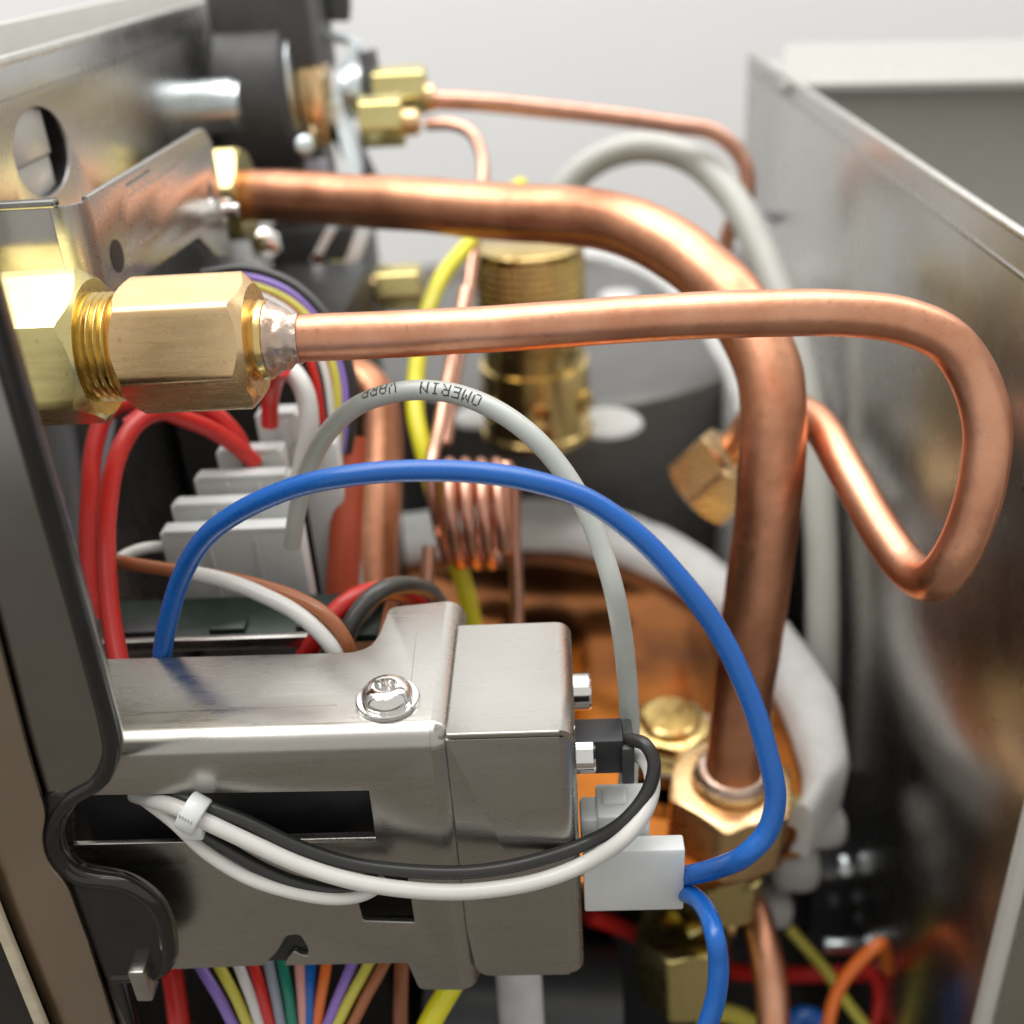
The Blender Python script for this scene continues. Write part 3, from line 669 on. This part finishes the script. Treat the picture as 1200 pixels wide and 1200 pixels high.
# brown and white wires going over the bracket edge
wire('wire', [(120,655,205),(160,662,203),(205,668,201),(250,674,198),(300,684,195),(345,700,192),(380,722,190),(402,748,190),(416,790,192)], 1.35, w_brown, 'brown wire curving down behind the steel bracket', seg=14)
wire('wire', [(225,671,196),(262,680,194),(305,697,192),(345,717,190),(375,742,189),(393,766,189),(402,800,191)], 1.45, w_white, 'white wire running beside the brown wire behind the bracket', seg=14)
wire('wire', [(132,662,212),(150,650,214),(170,643,216),(200,640,222)], 1.2, w_white, 'short white wire end near the nylon plugs', seg=12)
wire('wire', [(345,790,205),(366,755,203),(385,725,203),(410,702,206),(440,692,212),(470,697,222),(500,712,230)], 1.9, w_red, 'bright red wire bending behind the bracket tab', seg=14)
wire('wire', [(385,795,203),(404,750,202),(422,715,203),(447,693,206),(475,686,212),(503,694,222),(520,715,230)], 1.85, w_dkgrey, 'charcoal wire bending over the bright red wire', seg=14)
# red wires on the left
wire('wire', [(168,860,190),(145,800,192),(133,740,195),(127,670,198),(126,600,202),(135,540,206),(158,498,210),(186,482,214),(215,490,220),(250,505,226),(285,530,230),(300,545,232)], 1.8, w_red, 'thick red wire curving up under the brass nut', seg=16)
wire('wire', [(122,800,215),(108,730,217),(104,650,220),(105,580,222),(112,520,225),(130,480,228),(170,470,232)], 1.9, w_red, 'red wire standing behind the thick red one', seg=14)
wire('wire', [(150,500,222),(180,480,224),(215,470,226),(250,484,229),(275,510,231),(288,535,233)], 1.9, w_red, 'red wire entering the upper nylon plug', seg=14)
wire('wire', [(330,430,215),(322,450,226),(318,470,232),(318,500,236)], 1.9, w_red, 'short red wire right under the brass nut collar', seg=14)
wire('wire', [(128,490,240),(118,560,240),(114,640,240),(112,720,240)], 1.6, w_lgrey, 'grey wire behind the red wires', seg=12)
# plugs
gplug = 'nylon plugs stacked beside the circuit board'
for i,(a,lb) in enumerate([((186,626,352,718,216,5),'widest translucent plug lowest in the stack'),((199,594,345,632,222,4),'translucent plug second from the bottom of the stack'),
        ((226,562,340,600,228,4),'translucent plug in the middle of the stack'),((252,531,330,572,233,5),'translucent plug holding the paired red wires'),((298,487,350,560,242,6),'topmost translucent plug holding a short red wire')]):
    t_ = thing('wire_plug', lb, 'plug', tuple(W((a[0]+a[2])/2,a[3],a[4])), gplug)
    mk('housing', pbox(*a,0.5), nylon, t_)
    for q in (0.33,0.66):
        xq = a[0]+(a[2]-a[0])*q; mk('rib', pbox(xq,a[1]+6,xq+5,a[3]-1,a[4]-0.5,0.8,0.1), nylon, t_)
    A_ = W(a[0],a[1],a[4]); mk('rim', pbox(a[0]+4,a[1]-3,a[2]-6,a[1]+2,a[4]-0.6,3.5,0.25), nylon, t_)
o = mk('plug_side', pbox(346,520,394,715,226,8,1.0), nylon); tag(o, 'tall translucent plug side wall right of the plug stack', 'plug', gplug)
o['label'] = 'tall translucent plug standing right of the plug stack'; o.name = 'wire_plug'
pc = thing('circuit_board', 'green circuit board behind the top edge of the bracket', 'circuit board', tuple(W(260,730,214)))
zc = W(260,716,216).z
mk('board', box(-100,-36,W(260,716,216).y-10,W(260,716,216).y+5,zc-1.6,zc,0.2), pcb, pc)
mk('frame_strip', box(-95,-42,W(260,716,216).y-12,W(260,716,216).y-10.2,zc-1.0,zc+1.6,0.3), steel, pc)
for k in range(3):
    x = -86+17*k; mk('component', box(x,x+7,W(260,716,216).y-8,W(260,716,216).y-4,zc+0.01,zc+1.2,0.3), (pcb if k%2 else grey_pl), pc)
struct('lower_board', box(-100,-30,150,215,-172,-165,0.5), mat('dark_green_board',(0.03,0.05,0.035),0,0.4,var=0.4,scale=60))
cs = on(100,718,1,190)
o = mk('dome_screw', lathe(cs,(0.25,-0.8,0.5),[(0,3.6),(0.6,3.6),(1.6,3.0),(2.3,1.8),(2.4,0.8),(1.6,0.6),(1.6,0.1)],28), chrome); tag(o, 'shiny dome screw beside the dark plate edge', 'screw')
hs = thing('control_box', 'black control box behind the red wires', 'box', (-90,280,-335))
mk('case', box(-103,-56,262,330,-330,-92,2), interior, hs)
mk('ridge', box(-102,-58,259,262,-150,-146,0.5), black_pl, hs)
mk('lower_case', box(-103,-58,218,261,-330,-178,1.5), interior, hs)

# ================================================================== COLOURED WIRES (upper bundle)
ug = 'coloured wires in the arch above the orange sleeve'
cols = [(w_black,'outermost black wire of the arch',6),(w_purple,'purple wire of the arch',3.4),(w_pyel,'yellow wire of the arch',0.6),(w_white,'white wire of the arch',-2.6),(w_black,'inner black wire of the arch',-4.6),(w_red,'red wire innermost in the arch',-6.4),(w_brown,'brown wire low in the arch',-1.2)]
for m_, lb, off in cols:
    k = off*3.4
    wire('wire', [(235+k*.1,345-k*1.1,232),(285+k*.2,335-k*.9,232),(335+k*.5,352-k*.8,231),(372+k*.8,390-k*.45,230),(392+k,440,230),(397+k*.8,490,231),(399+k*.4,530,233)], 1.25, m_, lb+' right of the brass nut', group=ug, seg=12)
wire('wire', [(300,425,224),(335,430,223),(355,455,222),(362,500,223),(355,545,226),(348,580,230)], 2.1, w_white, 'off-white wire bending down into the plug stack', seg=14)
o = mk('cable_sleeve', tube(path([(410,512,236),(408,560,236),(405,620,237),(400,700,239)],6),[3.6]*19,18,0.06), w_sleeve); tag(o, 'orange red sleeve around the coloured wires', 'sleeve')
o = mk('copper_pipe', tube(path([(340,452,300),(385,440,300),(420,446,298),(440,470,296),(446,510,294),(445,570,290),(441,640,286),(438,720,282),(436,830,280)],8), 6.1, 28, 0.04), copper_big); tag(o, 'upright copper pipe behind the orange sleeve', 'pipe')
# ================================================================== COIL, THIN TUBES, YELLOW
ca = W(520,590,262); cb_ = W(592,598,262)
cpts = [W(566,190,330), W(560,260,318), W(545,340,300), W(530,420,284), W(515,500,272), W(506,570,262)]
ax = (W(592,600,266)-W(518,600,265)); pitch = ax/4.0
ncl = 4.0; cR = 9.5
coil = []
c0 = W(518,602,266)
for i in range(int(ncl*16)+1):
    a = 2*math.pi*i/16; coil.append(c0 + pitch*(i/16) + V((0, -math.cos(a+0.3)*12.0, math.sin(a+0.3)*-12.5)))
cpts2 = [W(506,600,262)] + coil + [W(598,570,268), W(603,640,272), W(606,720,276), W(604,800,282)]
cobj = thing('copper_coil', 'thin copper capillary tube wound into a coil below the blue wire', 'coil', tuple(c0))
mk('winding', tube(spline(cpts[2:-1]+[W(505,560,262)]+coil[3:]+[W(592,545,266),W(600,560,268),W(603,640,272),W(606,720,276),W(604,800,282)],4), 1.7, 14), copper_dull, cobj)
mk('lead', tube(path([(503,640,262),(499,690,262),(495,760,262)],6), 1.7, 14), copper_dull, cobj)
tag(mk('copper_tube', tube(path([(500,146,352),(530,146,350),(552,156,348),(565,185,346),(564,230,342),(556,290,335),(545,370,326),(532,450,318),(522,520,312)],8), 1.9, 14), copper_dull), 'thin copper tube hooking down from the small brass nut', 'tube')
wire('wire', [(612,216,345),(585,235,335),(550,285,320),(515,330,305),(494,390,292),(487,440,284),(488,490,276),(500,540,272),(516,600,272),(532,650,276),(548,700,280),(560,760,286)], 2.35, w_yellow, 'bright yellow wire passing behind the coil', seg=14)
# ================================================================== SILICONE HOSE
o = mk('silicone_hose', tube(path([(634,330,402),(648,250,398),(672,210,395),(712,182,391),(762,173,386),(812,188,380),(855,228,372),(890,290,364),(918,360,356),(940,440,350),(955,530,346),(962,630,344),(964,760,345),(962,900,358)],8), 5.2, 26, 0.02), silicone); tag(o, 'pale silicone hose arching behind the thick copper pipe', 'hose')
o = mk('silicone_hose', tube(path([(900,250,430),(930,275,420),(955,320,410),(968,380,400),(972,460,395),(975,600,390)],8), 1.5, 14), mat('smoky',(0.10,0.11,0.12),0,0.35)); tag(o, 'thin dark hose behind the pale silicone hose', 'hose')
# ================================================================== REAR PIPE AND NUTS
rpn = thing('copper_pipe', 'rear copper pipe running right from the upper brass nut', 'pipe', tuple(W(500,117,352)))
mk('tube', tube(path([(495,117,354),(560,120,356),(640,128,360),(720,137,364),(790,147,368),(835,155,370),(862,175,372),(876,205,374),(872,240,378),(855,268,384),(845,330,390)],8), 2.9, 20, 0.03), copper_dull, rpn)
def nutat(px0, px1, py, d, R_, parent, m=brass_y, rot=0.0, name='flare_nut'):
    a, b = W(px0,py,d), on(px1,py,1,W(px0,py,d).y)
    return mk(name, hexnut(a, (1,0,0), b.x-a.x, R_, R_*0.45, R_*0.86, rot=rot, up=(0,0.35,0.94)), m, parent)
nutat(440,500,108,352,8.0,rpn)
mk('ferrule', lathe(W(498,115,352),(1,0,0),[(0,4.6),(3,4.4),(3.5,3)],24), brass, rpn)
nn = thing('brass_nut', 'brass nut joining the hooked thin tube to the regulator', 'nut', tuple(W(450,145,340)))
nutat(424,474,143,338,8.2,nn, name='hexagon')
mk('shank', lathe(W(470,144,338),(1,0,0),[(0,4.2),(5,4.0),(6,3)],24), brass, nn)
n3_ = thing('brass_nut', 'lower brass nut on the black pump behind the yellow wire', 'nut', tuple(W(465,338,345)))
nutat(443,494,338,345,7.6,n3_, name='hexagon')
mk('shank', lathe(W(425,338,345),(1,0,0),[(0,4.2),(5,4.2)],24), brass, n3_)
# ================================================================== PRESSURE REGULATOR (upper left, behind)
Y0 = W(300,115,350)
hazed_black = mat('hazed_black_plastic', (0.07,0.07,0.072), 0, 0.5)  # black plastic lifted towards grey, lens haze put into the colour
rg = thing('pressure_regulator', 'black and chrome pressure regulator beside the left panel', 'regulator', tuple(Y0))
def xa(px, d=350): return W(px,115,d).x
zr, yr = Y0.z, Y0.y
mk('chrome_stub', lathe((XL,yr-22,zr+1),(1,0,0),[(0,8.2),(11,8.2),(11.4,7.4),(13,7.4)],36), zinc, rg)
mk('drum', lathe((xa(266),yr,zr),(1,0,0),[(0,14),(1,23),(3,25),(23,25),(25,23)],48), hazed_black, rg)
mk('upper_case', box(xa(272),xa(385),yr-14,yr+26,zr+4,zr+34,3,3), hazed_black, rg)
mk('lower_case', box(xa(262),xa(372),yr-16,yr+20,zr-32,zr-8,3,3), hazed_black, rg)
mk('chrome_band', lathe((xa(345),yr-4,zr+3),(1,0,0),[(0,17),(0.5,18),(3.4,18),(4,17)],48), zinc, rg)
mk('brass_body', box(xa(362),xa(392),yr-16,yr+2,zr-14,zr+10,2,2), brass, rg)
mk('data_plate', box(xa(360),xa(386),yr-18,yr-16.2,zr-26,zr-17,0.4), mat('pale_label',(0.6,0.62,0.75),0,0.4), rg)
def strap(a, b, wd, th_, m, parent, name='bracket_plate'):
    a, b = W(*a), W(*b); t = (b-a).normalized(); dpt = V((0,1,0)); s = t.cross(dpt).normalized()
    vs = [];
    for p in (a,b):
        for i,j in ((-1,-1),(1,-1),(1,1),(-1,1)): vs.append(p + s*i*th_/2 + dpt*j*wd/2)
    return mk(name, (vs,[(0,1,2,3),(7,6,5,4),(0,4,5,1),(1,5,6,2),(2,6,7,3),(3,7,4,0)]), m, parent)
strap((418,48,350),(396,118,350),9,3.2,zinc,rg); strap((398,118,346),(418,205,346),9,3.8,zinc,rg); strap((370,38,352),(412,48,352),12,2.0,zinc,rg)
mk('collar', lathe((xa(408),yr-4,zr+1),(1,0,0),[(0,8),(3,8.5),(6,7)],28), zinc, rg)
strap((305,50,345),(312,72,345),6,3,zinc,rg); strap((430,60,352),(440,110,352),8,5,hazed_black,rg,'arm')
mk('chrome_cap', lathe(W(352,60,340),(0.3,-0.7,0.4),[(0,4),(3,4),(4,2.5),(4.2,0.5)],20), chrome, rg)
mk('band_screw', lathe(W(356,172,338),(0.4,-0.8,0.3),[(0,3),(2.4,3),(3.2,1.8),(3.3,0.3)],20), zinc, rg)
mk('top_knob', lathe(W(392,8,356),(0.1,0,1),[(-4,5),(0,5.5),(6,5.5),(7,4.5)],24), hazed_black, rg)
strap((400,150,356),(432,215,356),10,6,hazed_black,rg,'arm')
pm = thing('pump', 'black pump body with bright plates under the thick pipe', 'pump', tuple(W(390,320,352)))
mk('case', box(xa(300),xa(408),W(350,290,356).y,W(350,290,356).y+45,W(350,360,356).z-30,W(350,262,356).z,3,3), hazed_black, pm)
strap((392,262,340),(372,300,340),14,2.5,zinc,pm); strap((432,255,340),(408,320,340),14,4,zinc,pm); strap((375,290,338),(378,345,338),12,3.0,chrome,pm); strap((410,315,338),(424,372,338),14,3,zinc,pm)
mk('port', lathe(W(392,338,343),(1,0,0),[(0,9),(6,9),(7,8)],28), brass_y, pm)
mk('bolt_head', hexnut(W(312,290,330),(0.2,-0.8,0.5),4,5,1,4.2), chrome, pm)
# ================================================================== LOWER COLOURED WIRES
lg = 'ribbon of coloured wires under the bracket'
low = [(w_purple,240,272,'left purple'),(w_pyel,260,288,'left yellow'),(w_white,284,302,'white'),(w_red,300,316,'red'),(w_lgrey,318,329,'slate grey'),(w_green,333,342,'green'),(w_pink,351,356,'pink'),(w_blue,365,364,'dark blue'),(w_orange,380,371,'orange'),(w_purple,407,385,'right purple'),(w_pyel,426,397,'right yellow'),(w_brown,445,416,'brown')]
for m_, xa_, xb_, lb in low:
    dx = xb_-xa_
    wire('wire', [(xa_-dx*1.9,1040,216),(xa_-dx*0.8,1100,210),(xa_,1142,206),(xa_+dx*.55,1170,204),(xb_,1196,203),(xb_+dx*1.3,1262,203)], 1.08, m_, lb+' wire in the ribbon under the bracket', group=lg, seg=12)
wire('wire', [(470,1100,225),(471,1140,222),(469,1180,220),(466,1260,220)], 1.5, w_brown, 'dull brown wire right of the ribbon', seg=12)
wire('wire', [(196,1100,225),(203,1150,222),(209,1200,220),(215,1260,220)], 2.2, w_red, 'dark red wire left of the ribbon', seg=12)
wire('wire', [(560,1100,215),(525,1160,212),(503,1200,210),(480,1262,208)], 2.3, w_yellow, 'yellow wire emerging under the bracket corner', seg=14)
o = mk('steel_stud', pbox(148,1140,168,1175,180,4,0.5), steel); tag(o, 'small square steel stud under the dark plate lobe', 'stud')
# ================================================================== BOTTOM RIGHT
wire('wire', [(690,1072,300),(740,1092,305),(780,1118,312),(840,1135,322),(920,1141,338),(1000,1142,340),(1072,1143,342),(1140,1150,344)], 2.6, w_red, 'straight red wire crossing the bottom right', seg=14)
wire('wire', [(968,1262,285),(970,1200,284),(982,1160,284),(1004,1130,284),(1028,1108,284),(1034,1107,287),(1038,1118,294),(1040,1135,302)], 1.8, w_orange, 'orange wire loop in the bottom right corner', seg=14)
wire('wire', [(1000,1132,318),(1022,1142,320),(1030,1170,322),(1018,1230,322)], 1.9, w_red, 'red wire loop beside the orange loop', seg=12)
wire('wire', [(925,1088,322),(945,1110,320),(968,1138,320),(990,1172,318),(1012,1200,316),(1040,1240,316)], 1.7, w_pyel, 'yellow green wire slanting at the bottom right', seg=12)
wire('wire', [(915,1215,300),(940,1192,300),(962,1200,300),(975,1240,300)], 3.0, w_blue, 'dark blue wire bump at the bottom edge', seg=12)
wire('wire', [(815,1190,300),(845,1186,300),(880,1200,300),(900,1230,300)], 2.6, w_pyel, 'yellow wire at the bottom beside the copper pipe', seg=12)
tr = thing('terminal_block', 'grey terminal block low between boiler and right panel', 'terminal block', tuple(W(990,1060,345)))
mk('body', pbox(955,1030,1030,1120,350,20,2), grey_pl, tr)
for (px,py,r_) in ((990,1015,4.6),(975,1055,3.4),(1003,1052,3.2),(1007,1075,3.2)):
    mk('stud', lathe(W(px,py,345),(0,-0.6,0.8),[(0,r_*0.7),(2,r_*0.7),(3.0,r_*0.4),(3.1,0.3)],20), grey_pl if py > 1020 else zinc, tr)
mk('spade', pbox(966,1107,1015,1120,338,3,0.8), zinc, tr)
o = mk('silencer', tube([W(500,1190,300),W(720,1200,300)],22,28), grey_pl); tag(o, 'dark cylinder under the steel box', 'cylinder')
